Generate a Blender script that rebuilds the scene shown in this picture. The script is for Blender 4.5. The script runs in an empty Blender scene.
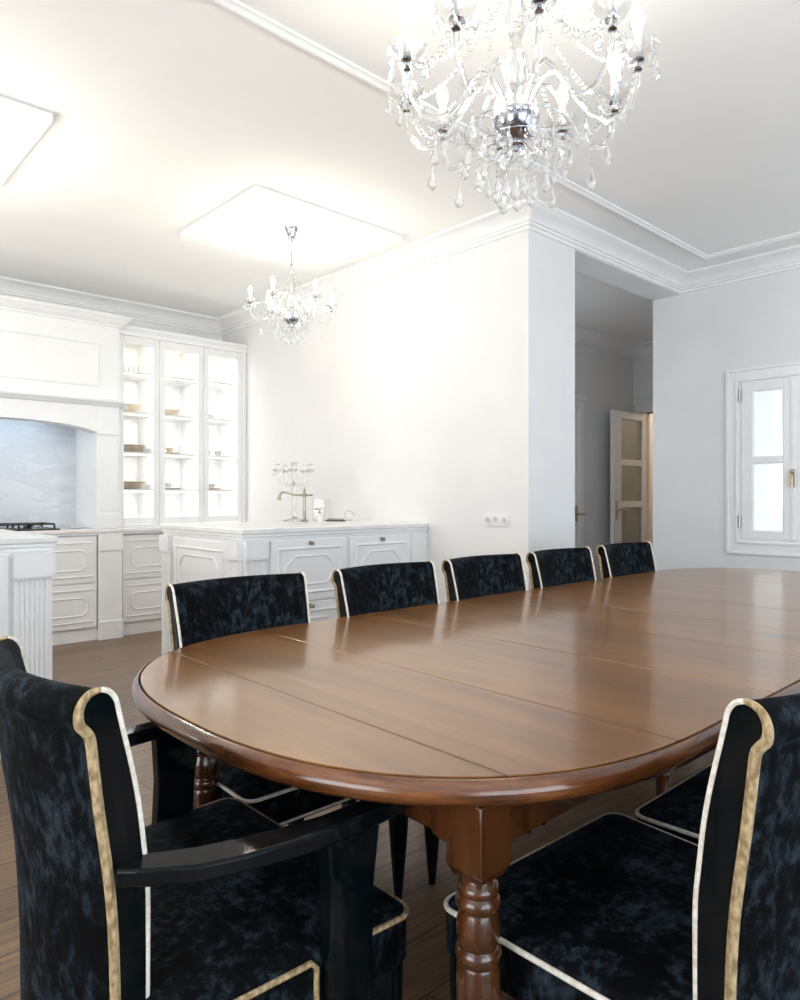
import bpy, bmesh, math, random
from mathutils import Vector, Matrix
random.seed(7)
PI = math.pi
R = math.radians
SC = bpy.context.scene
COL = SC.collection

# ------------------------------------------------------------------ camera
cam_d = bpy.data.cameras.new('camera')
cam_d.sensor_fit = 'VERTICAL'; cam_d.sensor_height = 36; cam_d.sensor_width = 28.8
cam_d.lens = 698.7 / 1000 * 36
cam_d.shift_x = 0.0008; cam_d.shift_y = -0.0034
cam_d.clip_start = 0.02
cam = bpy.data.objects.new('camera', cam_d); COL.objects.link(cam)
cam.location = (0, 0, 1.2)
cam.rotation_euler = (R(90), 0, R(47.21 - 90))
SC.camera = cam
# ------------------------------------------------------------------ view / world
SC.view_settings.view_transform = 'Standard'
SC.view_settings.look = 'None'
SC.view_settings.gamma = 1
SC.view_settings.use_curve_mapping = False
SC.view_settings.exposure = 0.38
w = bpy.data.worlds.new('world'); SC.world = w; w.use_nodes = True
bg = w.node_tree.nodes['Background']
bg.inputs[0].default_value = (0.86, 0.94, 1.0, 1); bg.inputs[1].default_value = 2.3
SC.cycles.max_bounces = 14; SC.cycles.diffuse_bounces = 6; SC.cycles.transparent_max_bounces = 32
SC.cycles.transmission_bounces = 10; SC.cycles.glossy_bounces = 5
SC.cycles.caustics_reflective = False; SC.cycles.caustics_refractive = False
SC.cycles.sample_clamp_indirect = 4

def area(name, loc, rot, sx, sy, power, col):
    d = bpy.data.lights.new(name, 'AREA'); d.shape = 'RECTANGLE'; d.size = sx; d.size_y = sy
    d.energy = power; d.color = col
    o = bpy.data.objects.new(name, d); COL.objects.link(o); o.location = loc; o.rotation_euler = rot
    return o
DAY = (0.74, 0.87, 1.0)
WARM = (1.0, 0.91, 0.77)
# daylight standing in the window openings behind and beside the camera
# (windows out of view; upward tilt added to brighten the ceiling)
TILT = 28
area('window_daylight', (0.2, -1.98, 1.45), (R(90+TILT), 0, 0), 2.2, 2.2, 32, DAY)
area('window_daylight', (3.5, -1.98, 1.45), (R(90+TILT), 0, 0), 2.2, 2.2, 30, DAY)
area('hall_fill', (3.90, 3.60, 1.5), (R(90), 0, R(-90)), 1.0, 1.7, 5, (.85, .93, 1))  # added fill that brightens the hall; no window stands here
area('window_daylight', (-2.38, 0.6, 1.45), (R(90+TILT), 0, R(-90)), 1.8, 2.2, 38, (.98, .985, 1))
area('window_daylight', (-2.38, 4.6, 1.55), (R(90+TILT), 0, R(-90)), 1.4, 1.5, 44, (1, .96, .89))

# ------------------------------------------------------------------ helpers
class MB:
    def __init__(s): s.bm = bmesh.new()
    def box(s, x0, x1, y0, y1, z0, z1):
        m = Matrix.Translation(((x0+x1)/2, (y0+y1)/2, (z0+z1)/2)) @ Matrix.Diagonal((abs(x1-x0), abs(y1-y0), abs(z1-z0), 1))
        bmesh.ops.create_cube(s.bm, size=1, matrix=m); return s
    def poly(s, pts, f):
        vs = [s.bm.verts.new(f(p)) for p in pts]; return vs
    def prism(s, pts, a, b, f):
        """pts 2D outline; f(u, v, t) -> xyz; from t=a to t=b"""
        A = [s.bm.verts.new(f(u, v, a)) for u, v in pts]; B = [s.bm.verts.new(f(u, v, b)) for u, v in pts]
        n = len(pts); s.bm.faces.new(A); s.bm.faces.new(B[::-1])
        for i in range(n): s.bm.faces.new((A[i], B[i], B[(i+1) % n], A[(i+1) % n]))
        return s
    def rings(s, rings, cap=True, closed=False):
        V = [[s.bm.verts.new(p) for p in r] for r in rings]; n = len(V[0])
        m = len(V)
        for i in range(m if closed else m-1):
            a, b = V[i], V[(i+1) % m]
            for j in range(n): s.bm.faces.new((a[j], a[(j+1) % n], b[(j+1) % n], b[j]))
        if cap and not closed:
            s.bm.faces.new(V[0][::-1]); s.bm.faces.new(V[-1])
        return s
    def tube(s, pts, r, n=8, closed=False, flat=None):
        pts = [Vector(p) for p in pts]; m = len(pts)
        rs = r if isinstance(r, (list, tuple)) else [r]*m
        out = []; up = None
        for i, p in enumerate(pts):
            if closed: t = (pts[(i+1) % m]-pts[i-1])
            else: t = pts[min(i+1, m-1)]-pts[max(i-1, 0)]
            t.normalize()
            if up is None:
                up = Vector((0, 0, 1)) if abs(t.z) < .9 else Vector((1, 0, 0))
            a = (up - t*up.dot(t)).normalized(); up = a; b = t.cross(a)
            fa, fb = (flat if flat else (1, 1))
            out.append([p + (a*math.cos(2*PI*k/n)*fa + b*math.sin(2*PI*k/n)*fb)*rs[i] for k in range(n)])
        return s.rings(out, True, closed)
    def lathe(s, prof, c=(0, 0, 0), n=20, M=None):
        """prof: (r, z) list"""
        out = []
        for r, z in prof:
            ring = [Vector((c[0]+max(r, 1e-4)*math.cos(2*PI*k/n), c[1]+max(r, 1e-4)*math.sin(2*PI*k/n), c[2]+z)) for k in range(n)]
            out.append([M @ v for v in ring] if M else ring)
        return s.rings(out)
    def ball(s, c, r, u=8, v=6, sz=1):
        bmesh.ops.create_uvsphere(s.bm, u_segments=u, v_segments=v, radius=r,
                                  matrix=Matrix.Translation(c) @ Matrix.Diagonal((1, 1, sz, 1))); return s
    def octa(s, c, r, h):
        c = Vector(c)
        e = [s.bm.verts.new(c+Vector((math.cos(k*PI/2)*r, math.sin(k*PI/2)*r, 0))) for k in range(4)]
        t = s.bm.verts.new(c+Vector((0, 0, h))); b = s.bm.verts.new(c-Vector((0, 0, h)))
        for k in range(4):
            s.bm.faces.new((e[k], e[(k+1) % 4], t)); s.bm.faces.new((e[(k+1) % 4], e[k], b))
        return s
    def build(s, name, mat, parent=None, smooth=False, bevel=0, seg=2, loc=None):
        bmesh.ops.recalc_face_normals(s.bm, faces=s.bm.faces)
        me = bpy.data.meshes.new(name); s.bm.to_mesh(me); s.bm.free()
        me.materials.append(mat)
        o = bpy.data.objects.new(name, me); COL.objects.link(o)
        if smooth:
            for p in me.polygons: p.use_smooth = True
            try: me.set_sharp_from_angle(angle=R(42))
            except Exception: pass
        if bevel:
            b = o.modifiers.new('b', 'BEVEL'); b.width = bevel; b.segments = seg; b.limit_method = 'ANGLE'; b.angle_limit = R(35)
        if parent: o.parent = parent
        if loc: o.location = loc
        return o

def tag(o, label, cat, group=None, kind=None):
    o['label'] = label; o['category'] = cat
    if group: o['group'] = group
    if kind: o['kind'] = kind
    return o
def thing(name, label, cat, loc=(0, 0, 0), rz=0, group=None):
    o = bpy.data.objects.new(name, None); COL.objects.link(o)
    o.location = loc; o.rotation_euler = (0, 0, rz); o.empty_display_size = .1
    return tag(o, label, cat, group)
def struct(o): o['kind'] = 'structure'; return o
def children(o): return [c for c in bpy.data.objects if c.parent == o]
def copy_tree(o, parent=None):
    kids = children(o)
    c = o.copy(); COL.objects.link(c)
    if parent: c.parent = parent
    for k in kids: copy_tree(k, c)
    return c

# ------------------------------------------------------------------ materials
def mat(name, col, rough=.5, metal=0, **kw):
    m = bpy.data.materials.new(name); m.use_nodes = True
    p = m.node_tree.nodes['Principled BSDF']
    p.inputs['Base Color'].default_value = (*col, 1); p.inputs['Roughness'].default_value = rough
    p.inputs['Metallic'].default_value = metal
    for k, v in kw.items():
        p.inputs[k.replace('_', ' ')].default_value = v
    return m
def nodes(m): return m.node_tree.nodes, m.node_tree.links, m.node_tree.nodes['Principled BSDF']
def noise_mix(m, c1, c2, scale, stretch=(1, 1, 1), lo=.4, hi=.6, detail=4, rough=None, bump=0, distortion=0):
    N, L, p = nodes(m)
    tc = N.new('ShaderNodeTexCoord'); mp = N.new('ShaderNodeMapping'); mp.inputs['Scale'].default_value = stretch
    nz = N.new('ShaderNodeTexNoise'); nz.inputs['Scale'].default_value = scale; nz.inputs['Detail'].default_value = detail
    nz.inputs['Distortion'].default_value = distortion
    cr = N.new('ShaderNodeValToRGB'); cr.color_ramp.elements[0].position = lo; cr.color_ramp.elements[1].position = hi
    cr.color_ramp.elements[0].color = (*c1, 1); cr.color_ramp.elements[1].color = (*c2, 1)
    L.new(tc.outputs['Object'], mp.inputs[0]); L.new(mp.outputs[0], nz.inputs['Vector'])
    L.new(nz.outputs[0], cr.inputs[0]); L.new(cr.outputs[0], p.inputs['Base Color'])
    if rough:
        mr = N.new('ShaderNodeMapRange'); mr.inputs['From Min'].default_value = lo; mr.inputs['From Max'].default_value = hi
        mr.inputs['To Min'].default_value = rough[0]; mr.inputs['To Max'].default_value = rough[1]
        L.new(nz.outputs[0], mr.inputs['Value']); L.new(mr.outputs[0], p.inputs['Roughness'])
    if bump:
        b = N.new('ShaderNodeBump'); b.inputs['Strength'].default_value = bump; b.inputs['Distance'].default_value = .004
        L.new(nz.outputs[0], b.inputs['Height']); L.new(b.outputs[0], p.inputs['Normal'])
    return m

M_wall = noise_mix(mat('wall_paint', (.84, .84, .84), .9), (.775, .775, .78), (.795, .795, .795), 3)
M_ceil = noise_mix(mat('ceiling_paint', (.84, .84, .83), .95), (.925, .925, .915), (.94, .94, .93), 2)
M_trim = noise_mix(mat('trim_paint', (.87, .87, .87), .5), (.86, .86, .86), (.88, .88, .88), 5)
M_cab = noise_mix(mat('cabinet_paint', (.82, .83, .84), .42), (.81, .82, .83), (.83, .84, .845), 6)
M_cabin = noise_mix(mat('cabinet_interior', (.86, .86, .85), .6), (.85, .85, .84), (.87, .87, .86), 6)
M_black = noise_mix(mat('black_lacquer', (.006, .006, .007), .06, Specular_IOR_Level=.12), (.001, .004, .005), (.008, .008, .009), 8)
M_pipe = noise_mix(mat('cream_piping', (.75, .7, .6), .7), (.66, .60, .50), (.82, .78, .70), 90)
M_braid = noise_mix(mat('tan_braid', (.5, .38, .2), .75), (.22, .145, .065), (.52, .39, .22), 120, (1, 1, .5), .35, .65, bump=.6)
M_silver = noise_mix(mat('polished_silver', (.55, .56, .58), .15, 1), (.22, .24, .28), (.7, .72, .76), 40)
M_steel = noise_mix(mat('brushed_steel', (.5, .49, .47), .3, 1), (.42, .41, .40), (.56, .55, .53), 20)
M_brass = noise_mix(mat('aged_brass', (.42, .35, .24), .3, 1), (.36, .30, .2), (.5, .43, .3), 20)
M_nickel = noise_mix(mat('aged_nickel', (.32, .30, .25), .3, 1), (.25, .23, .19), (.4, .37, .3), 20)
M_iron = noise_mix(mat('cast_iron', (.015, .015, .016), .45), (.01, .01, .011), (.025, .025, .026), 20)
M_sock = noise_mix(mat('socket_plastic', (.8, .8, .8), .35), (.78, .78, .78), (.82, .82, .82), 10)
M_grey = noise_mix(mat('socket_hole', (.55, .55, .56), .5), (.5, .5, .51), (.6, .6, .61), 10)
M_candle = noise_mix(mat('candle_sleeve', (.82, .86, .92), .35), (.80, .84, .90), (.84, .88, .94), 10)
M_stone = noise_mix(mat('quartz_worktop', (.80, .80, .79), .25), (.76, .76, .76), (.83, .83, .82), 8)
M_crock = noise_mix(mat('stoneware_glaze', (.5, .40, .28), .4), (.42, .33, .22), (.58, .47, .34), 12)
M_white_c = noise_mix(mat('white_china', (.8, .78, .74), .3), (.76, .74, .70), (.84, .82, .78), 12)
M_greyc = noise_mix(mat('grey_china', (.45, .45, .46), .3), (.38, .38, .39), (.55, .55, .55), 12)
M_dark = noise_mix(mat('dark_tray_lacquer', (.05, .05, .045), .3), (.04, .04, .035), (.07, .07, .06), 12)

# velvet: crushed pile, patches of lighter and darker nap
def velvet():
    m = mat('crushed_velvet', (.004, .006, .01), .75, Sheen_Weight=.25, Sheen_Roughness=.35)
    N, L, p = nodes(m)
    p.inputs['Sheen Tint'].default_value = (.45, .65, .95, 1)
    p.inputs['Specular IOR Level'].default_value = .08
    tc = N.new('ShaderNodeTexCoord')
    n1 = N.new('ShaderNodeTexNoise'); n1.inputs['Scale'].default_value = 8; n1.inputs['Detail'].default_value = 6; n1.inputs['Roughness'].default_value = .65; n1.inputs['Distortion'].default_value = .6
    n2 = N.new('ShaderNodeTexNoise'); n2.inputs['Scale'].default_value = 52; n2.inputs['Detail'].default_value = 5; n2.inputs['Roughness'].default_value = .7
    mp = N.new('ShaderNodeMapping'); mp.inputs['Scale'].default_value = (1, 1, .55)
    L.new(tc.outputs['Object'], n1.inputs['Vector']); L.new(tc.outputs['Object'], mp.inputs[0]); L.new(mp.outputs[0], n2.inputs['Vector'])
    ad = N.new('ShaderNodeMath'); ad.operation = 'MULTIPLY_ADD'; ad.inputs[1].default_value = .62
    L.new(n2.outputs[0], ad.inputs[0])
    hm = N.new('ShaderNodeMath'); hm.operation = 'MULTIPLY'; hm.inputs[1].default_value = .52
    L.new(n1.outputs[0], hm.inputs[0]); L.new(hm.outputs[0], ad.inputs[2])
    cr = N.new('ShaderNodeValToRGB'); e = cr.color_ramp.elements
    e[0].position = .49; e[0].color = (.0006, .0008, .0012, 1); e[1].position = .745; e[1].color = (.030, .044, .058, 1)
    k = e.new(.57); k.color = (.0016, .0025, .0038, 1)
    L.new(ad.outputs[0], cr.inputs[0]); L.new(cr.outputs[0], p.inputs['Base Color'])
    mr = N.new('ShaderNodeMapRange'); mr.inputs['From Min'].default_value = .5; mr.inputs['From Max'].default_value = .95
    mr.inputs['To Min'].default_value = .0; mr.inputs['To Max'].default_value = .14
    L.new(ad.outputs[0], mr.inputs['Value']); L.new(mr.outputs[0], p.inputs['Sheen Weight'])
    b = N.new('ShaderNodeBump'); b.inputs['Strength'].default_value = .5; b.inputs['Distance'].default_value = .004
    L.new(ad.outputs[0], b.inputs['Height']); L.new(b.outputs[0], p.inputs['Normal'])
    return m
M_velvet = velvet()

def wood(name, dark, mid, light, rough, stretch, coat=.5, scale=3.0, bump=.05):
    m = mat(name, mid, rough, Coat_Weight=coat, Coat_Roughness=.10)
    N, L, p = nodes(m)
    tc = N.new('ShaderNodeTexCoord'); mp = N.new('ShaderNodeMapping'); mp.inputs['Scale'].default_value = stretch
    nz = N.new('ShaderNodeTexNoise'); nz.inputs['Scale'].default_value = scale; nz.inputs['Detail'].default_value = 7; nz.inputs['Roughness'].default_value = .6; nz.inputs['Distortion'].default_value = .5
    L.new(tc.outputs['Object'], mp.inputs[0]); L.new(mp.outputs[0], nz.inputs['Vector'])
    cr = N.new('ShaderNodeValToRGB'); e = cr.color_ramp.elements
    e[0].position = .28; e[0].color = (*dark, 1); e[1].position = .75; e[1].color = (*light, 1)
    k = e.new(.5); k.color = (*mid, 1)
    L.new(nz.outputs[0], cr.inputs[0]); L.new(cr.outputs[0], p.inputs['Base Color'])
    return m
M_table = wood('walnut_stained_top', (.095, .038, .010), (.185, .077, .020), (.275, .126, .036), .32, (5, .45, 1), .5, 2.2, .0)
M_table.node_tree.nodes['Principled BSDF'].inputs['Specular Tint'].default_value = (1, .74, .45, 1)
M_table.node_tree.nodes['Principled BSDF'].inputs['Specular IOR Level'].default_value = .75
M_rim = wood('walnut_stained_edge', (.035, .010, .003), (.12, .038, .011), (.25, .095, .028), .22, (1.2, 1.2, 12), .6, 5)
M_leg = wood('walnut_stained_turning', (.028, .009, .003), (.075, .025, .0075), (.125, .044, .013), .22, (4, 4, .6), .6, 4)

def marble():
    m = mat('veined_marble', (.75, .76, .77), .18)
    N, L, p = nodes(m)
    tc = N.new('ShaderNodeTexCoord'); mp = N.new('ShaderNodeMapping'); mp.inputs['Scale'].default_value = (.8, .8, 2.6); mp.inputs['Rotation'].default_value = (0, R(8), 0)
    nz = N.new('ShaderNodeTexNoise'); nz.inputs['Scale'].default_value = 2.6; nz.inputs['Detail'].default_value = 8; nz.inputs['Distortion'].default_value = 1.2; nz.inputs['Roughness'].default_value = .6
    L.new(tc.outputs['Object'], mp.inputs[0]); L.new(mp.outputs[0], nz.inputs['Vector'])
    cr = N.new('ShaderNodeValToRGB'); e = cr.color_ramp.elements
    e[0].position = .40; e[0].color = (.60, .63, .67, 1); e[1].position = .60; e[1].color = (.67, .69, .73, 1)
    k = e.new(.497); k.color = (.61, .64, .68, 1); k = e.new(.507); k.color = (.52, .55, .59, 1); k = e.new(.517); k.color = (.63, .66, .70, 1)
    L.new(nz.outputs[0], cr.inputs[0]); L.new(cr.outputs[0], p.inputs['Base Color'])
    return m
M_marble = marble()

def floor_mat():
    m = mat('oak_plank_floor', (.1, .06, .04), .38, Coat_Weight=.15, Coat_Roughness=.2)
    N, L, p = nodes(m)
    tc = N.new('ShaderNodeTexCoord')
    br = N.new('ShaderNodeTexBrick'); br.offset = .37; br.inputs['Scale'].default_value = 1
    br.inputs['Brick Width'].default_value = 1.9; br.inputs['Row Height'].default_value = .17
    br.inputs['Mortar Size'].default_value = .0022; br.inputs['Mortar Smooth'].default_value = .3
    br.inputs['Color1'].default_value = (.20, .120, .062, 1); br.inputs['Color2'].default_value = (.135, .078, .041, 1)
    br.inputs['Mortar'].default_value = (.012, .008, .006, 1)
    L.new(tc.outputs['Object'], br.inputs['Vector'])
    mp = N.new('ShaderNodeMapping'); mp.inputs['Scale'].default_value = (1.2, 14, 1)
    nz = N.new('ShaderNodeTexNoise'); nz.inputs['Scale'].default_value = 4; nz.inputs['Detail'].default_value = 7; nz.inputs['Roughness'].default_value = .65
    L.new(tc.outputs['Object'], mp.inputs[0]); L.new(mp.outputs[0], nz.inputs['Vector'])
    cr = N.new('ShaderNodeValToRGB'); cr.color_ramp.elements[0].position = .3; cr.color_ramp.elements[0].color = (.45, .45, .45, 1); cr.color_ramp.elements[1].position = .7; cr.color_ramp.elements[1].color = (1.25, 1.25, 1.25, 1)
    L.new(nz.outputs[0], cr.inputs[0])
    mx = N.new('ShaderNodeMix'); mx.data_type = 'RGBA'; mx.blend_type = 'MULTIPLY'; mx.inputs[0].default_value = 1
    L.new(br.outputs[0], mx.inputs[6]); L.new(cr.outputs[0], mx.inputs[7]); L.new(mx.outputs[2], p.inputs['Base Color'])
    b = N.new('ShaderNodeBump'); b.inputs['Strength'].default_value = .25; b.inputs['Distance'].default_value = .003
    L.new(nz.outputs[0], b.inputs['Height']); L.new(b.outputs[0], p.inputs['Normal'])
    return m
M_floor = floor_mat()

def thin_glass(name, refl=.07, tint=(1, 1, 1), rough=0.0):
    m = bpy.data.materials.new(name); m.use_nodes = True; N = m.node_tree.nodes; L = m.node_tree.links
    N.clear(); o = N.new('ShaderNodeOutputMaterial'); mx = N.new('ShaderNodeMixShader'); t = N.new('ShaderNodeBsdfTransparent'); g = N.new('ShaderNodeBsdfGlossy')
    t.inputs[0].default_value = (*tint, 1); g.inputs['Roughness'].default_value = rough; mx.inputs[0].default_value = refl
    L.new(t.outputs[0], mx.inputs[1]); L.new(g.outputs[0], mx.inputs[2]); L.new(mx.outputs[0], o.inputs[0])
    return m
M_pane = thin_glass('window_glass', .06)
M_satin = bpy.data.materials.new('satin_window_glass'); M_satin.use_nodes = True
_N = M_satin.node_tree.nodes; _L = M_satin.node_tree.links; _N.clear()
_o = _N.new('ShaderNodeOutputMaterial'); _m = _N.new('ShaderNodeMixShader'); _t = _N.new('ShaderNodeBsdfTranslucent'); _g = _N.new('ShaderNodeBsdfGlossy')
_t.inputs[0].default_value = (.97, .98, .98, 1); _g.inputs['Roughness'].default_value = .08; _m.inputs[0].default_value = .05
_L.new(_t.outputs[0], _m.inputs[1]); _L.new(_g.outputs[0], _m.inputs[2]); _L.new(_m.outputs[0], _o.inputs[0])
M_frost = mat('frosted_green_glass', (.30, .33, .29), .35)
noise_mix(M_frost, (.28, .31, .27), (.33, .36, .31), 4)
def crystal(name, k):
    m = bpy.data.materials.new(name); m.use_nodes = True; N = m.node_tree.nodes; L = m.node_tree.links
    p = N['Principled BSDF']; p.inputs['Base Color'].default_value = (.97, .98, 1, 1); p.inputs['Transmission Weight'].default_value = 1
    p.inputs['Roughness'].default_value = .02; p.inputs['IOR'].default_value = 1.5
    o = N['Material Output']; mx = N.new('ShaderNodeMixShader'); t = N.new('ShaderNodeBsdfTransparent'); mx.inputs[0].default_value = k
    L.new(p.outputs[0], mx.inputs[1]); L.new(t.outputs[0], mx.inputs[2]); L.new(mx.outputs[0], o.inputs[0])
    return m
M_crystal = crystal('cut_crystal', .45)
def emis(name, col, s):
    m = mat(name, (.9, .9, .9), .4); p = nodes(m)[2]
    p.inputs['Emission Color'].default_value = (*col, 1); p.inputs['Emission Strength'].default_value = s
    return m
M_bulb = emis('glowing_bulb', (1, .90, .72), 24)
M_led = emis('led_strip', (1, .97, .92), 4)

# ------------------------------------------------------------------ room shell
ZC = 3.01
XW, YD, XR, YK = 3.566, 2.66, 5.63, 6.548
XL, YF = -2.4, -2.0
HY, HX, HT = 4.27, 7.8, 2.90      # hall far wall, hall end wall, back face of the doorway wall
struct(MB().box(XL-.3, 10.2, YF-.3, YK+.3, -.12, 0).build('floor', M_floor))
struct(MB().box(XL-.3, 10.2, YF-.3, YK+.3, ZC, ZC+.15).build('ceiling', M_ceil))
struct(MB().box(XL-.3, XW+.4, YK, YK+.3, 0, ZC).build('wall_kitchen', M_wall))
# wall between kitchen and hall, ending in the pier left of the opening, lintel-free opening up to the cornice
struct(MB().box(XW, 4.082, YD, HT, 0, ZC).box(XW, XW+.3, HT, YK, 0, ZC)
       .box(4.082, XR, YD, HT, 2.868, ZC).build('wall_partition', M_wall))
# right wall with the casement window opening (Y 1.30..2.20)
wy0, wy1, wz0, wz1 = 1.345, 2.245, .80, 2.15
struct(MB().box(XR, XR+.3, wy1, HT, 0, ZC).box(XR, XR+.3, YF-.3, wy0, 0, ZC)
       .box(XR, XR+.3, wy0, wy1, 0, wz0).box(XR, XR+.3, wy0, wy1, wz1, ZC).build('wall_right', M_wall))
# wall behind the camera with two window openings
def wall_open(name, axis, pos, th, a0, a1, holes, m):
    b = MB()
    def bx(u0, u1, z0, z1):
        if axis == 'x': b.box(u0, u1, pos, pos+th, z0, z1)
        else: b.box(pos, pos+th, u0, u1, z0, z1)
    u = a0
    for h0, h1, z0, z1 in holes:
        bx(u, h0, 0, ZC); bx(h0, h1, 0, z0) if z0 > 0 else None; bx(h0, h1, z1, ZC); u = h1
    bx(u, a1, 0, ZC)
    return struct(b.build(name, m))
wall_open('wall_back', 'x', YF-.3, .3, XL-.3, XR+.3, [(-.95, 1.35, .3, 2.6), (2.35, 4.65, .3, 2.6)], M_wall)
wall_open('wall_left', 'y', XL-.3, .3, YF, YK, [(-.35, 1.55, .3, 2.6), (3.85, 5.35, .75, 2.35)], M_wall)
# hall shell
struct(MB().box(XW+.3, 10.2, HY, HY+.3, 0, ZC).build('wall_hall_far', M_wall))
struct(MB().box(HX, HX+.15, HT-.15, 3.30, 0, ZC).box(HX, HX+.15, 3.30, 4.14, 2.20, ZC).box(HX, HX+.15, 4.14, HY, 0, ZC).build('wall_hall_end', M_wall))
struct(MB().box(XR+.3, HX, HT-.15, HT, 0, ZC).build('wall_hall_near', M_wall))
struct(MB().box(10.0, 10.2, 3.1, HY, 0, ZC).box(HX+.15, 10.0, 3.1, 3.25, 0, ZC).build('wall_far_room', noise_mix(mat('warm_wall_paint', (.80, .74, .66), .9), (.79, .73, .65), (.81, .75, .67), 3)))

def sweep(path, prof, closed=True, z=0, b=None):
    """profile (offset to the right of travel, z) swept along an xy path with mitres"""
    b = b or MB(); n = len(path); rings = []
    for i in range(n):
        p = Vector(path[i])
        d0 = (p-Vector(path[i-1])).normalized() if (closed or i > 0) else None
        d1 = (Vector(path[(i+1) % n])-p).normalized() if (closed or i < n-1) else None
        if d0 is None: d0 = d1
        if d1 is None: d1 = d0
        n0 = Vector((d0.y, -d0.x)); n1 = Vector((d1.y, -d1.x))
        mt = (n0+n1); mt = mt/ (1+n0.dot(n1))
        rings.append([(p.x+mt.x*o, p.y+mt.y*o, z+h) for o, h in prof])
    b.rings(rings, True, closed)
    return b
CORN = [(0, 0), (.118, 0), (.118, -.016), (.108, -.020), (.104, -.028), (.092, -.034), (.082, -.040), (.066, -.050), (.050, -.064), (.038, -.080), (.034, -.092),
        (.022, -.094), (.022, -.110), (.010, -.114), (.010, -.134), (0, -.137)]
struct(sweep([(XL, YK), (XW, YK), (XW, YD), (XR, YD), (XR, YF), (XL, YF)], CORN, True, ZC).build('trim_cornice', M_trim, smooth=True))
struct(sweep([(XW+.3, HY), (HX, HY), (HX, HT), (XR+.3, HT)], CORN, False, ZC).build('trim_hall_cornice', M_trim, smooth=True))
# picture-frame moulding on the dining ceiling
BEAD = [(-.028, 0), (-.028, -.010), (-.018, -.013), (-.012, -.022), (.004, -.026), (.014, -.020), (.020, -.012), (.028, -.010), (.028, 0)]
struct(sweep([(-1.5, 2.30), (5.275, 2.30), (5.275, -1.65), (-1.5, -1.65)], BEAD, True, ZC).build('trim_ceiling_moulding', M_trim, smooth=True))
# two dropped square panels over the kitchen islands
for n_, (x0, x1) in enumerate([(2.146, 3.30), (-.11, 1.042)]):
    struct(MB().box(x0, x1, 3.534, 4.52, ZC-.042, ZC).build('trim_ceiling_panel', M_ceil, bevel=.004))
BASE = [(0, 0), (.016, 0), (.016, .10), (.010, .115), (0, .12)]
struct(sweep([(XW, 3.5), (XW, YD), (4.082, YD)], BASE, False).build('baseboard_partition', M_trim))
struct(sweep([(XR, HT), (XR, YF), (XL, YF), (XL, 3.0)], BASE, False).build('baseboard_right', M_trim))
struct(sweep([(XW+.3, HY), (HX, HY)], BASE, False).build('baseboard_hall', M_trim))

# ------------------------------------------------------------------ casement window in the right wall
def frame_rect(b, x0, x1, y0, y1, z0, z1, wv, wz=None):
    """picture-frame of bars in the YZ plane between x0..x1"""
    wz = wz or wv
    b.box(x0, x1, y0, y0+wv, z0, z1); b.box(x0, x1, y1-wv, y1, z0, z1)
    b.box(x0, x1, y0+wv, y1-wv, z0, z0+wz); b.box(x0, x1, y0+wv, y1-wv, z1-wz, z1)
    return b
wf = MB()
frame_rect(wf, XR-.022, XR+.02, 1.307, 2.283, .756, 2.189, .022)          # outer bead
frame_rect(wf, XR-.014, XR+.02, 1.329, 2.261, .778, 2.167, .050, .060)    # flat casing
frame_rect(wf, XR-.026, XR+.02, 1.379, 2.211, .838, 2.107, .018)
frame_rect(wf, XR+.00, XR+.06, 1.36, 2.23, .82, 2.125, .055, .05)
W1 = struct(wf.build('window_1', M_trim, bevel=.003))
def leaf(y0, y1, wl_, wr_):
    """casement leaf; wr_ = stile width at y0, wl_ = at y1"""
    f = MB(); z0, z1 = .871, 2.078
    a0, a1 = y0+wr_, y1-wl_
    f.box(XR-.012, XR+.028, y0, a0, z0, z1); f.box(XR-.012, XR+.028, a1, y1, z0, z1)
    for za, zb in ((z0, z0+.067), (1.455, 1.502), (z1-.070, z1)): f.box(XR-.012, XR+.028, a0, a1, za, zb)
    o = f.build('window_leaf', M_trim, W1, bevel=.003)
    for za, zb in ((z0+.066, 1.456), (1.501, z1-.069)):
        MB().box(XR+.008, XR+.012, a0-.002, a1+.002, za, zb).build('pane', M_satin, o)
        b = MB(); frame_rect(b, XR-.004, XR+.007, a0, a1, za+.001, zb-.001, .007); b.build('glazing_bead', M_trim, o)
    return o
leaf(1.815, 2.170, .081, .054); leaf(1.425, 1.790, .054, .081)
MB().box(XR-.020, XR+.02, 1.788, 1.817, .871, 2.078).build('window_astragal', M_trim, W1, bevel=.004)
hd = MB().box(XR-.030, XR-.019, 1.790, 1.814, 1.27, 1.40)
hd.tube([(XR-.03, 1.802, 1.365), (XR-.055, 1.802, 1.365), (XR-.062, 1.800, 1.34), (XR-.060, 1.80, 1.27)], .008)
hd.ball((XR-.04, 1.802, 1.385), .016)
hd.build('window_handle', M_brass, W1, smooth=True)
for z in (1.010, 1.982):
    h = MB(); h.tube([(XR-.020, 2.182, z-.045), (XR-.020, 2.182, z+.045)], .009, 10); h.box(XR-.016, XR-.010, 2.168, 2.20, z-.04, z+.04)
    h.build('window_hinge', M_steel, W1, smooth=True)
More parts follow.
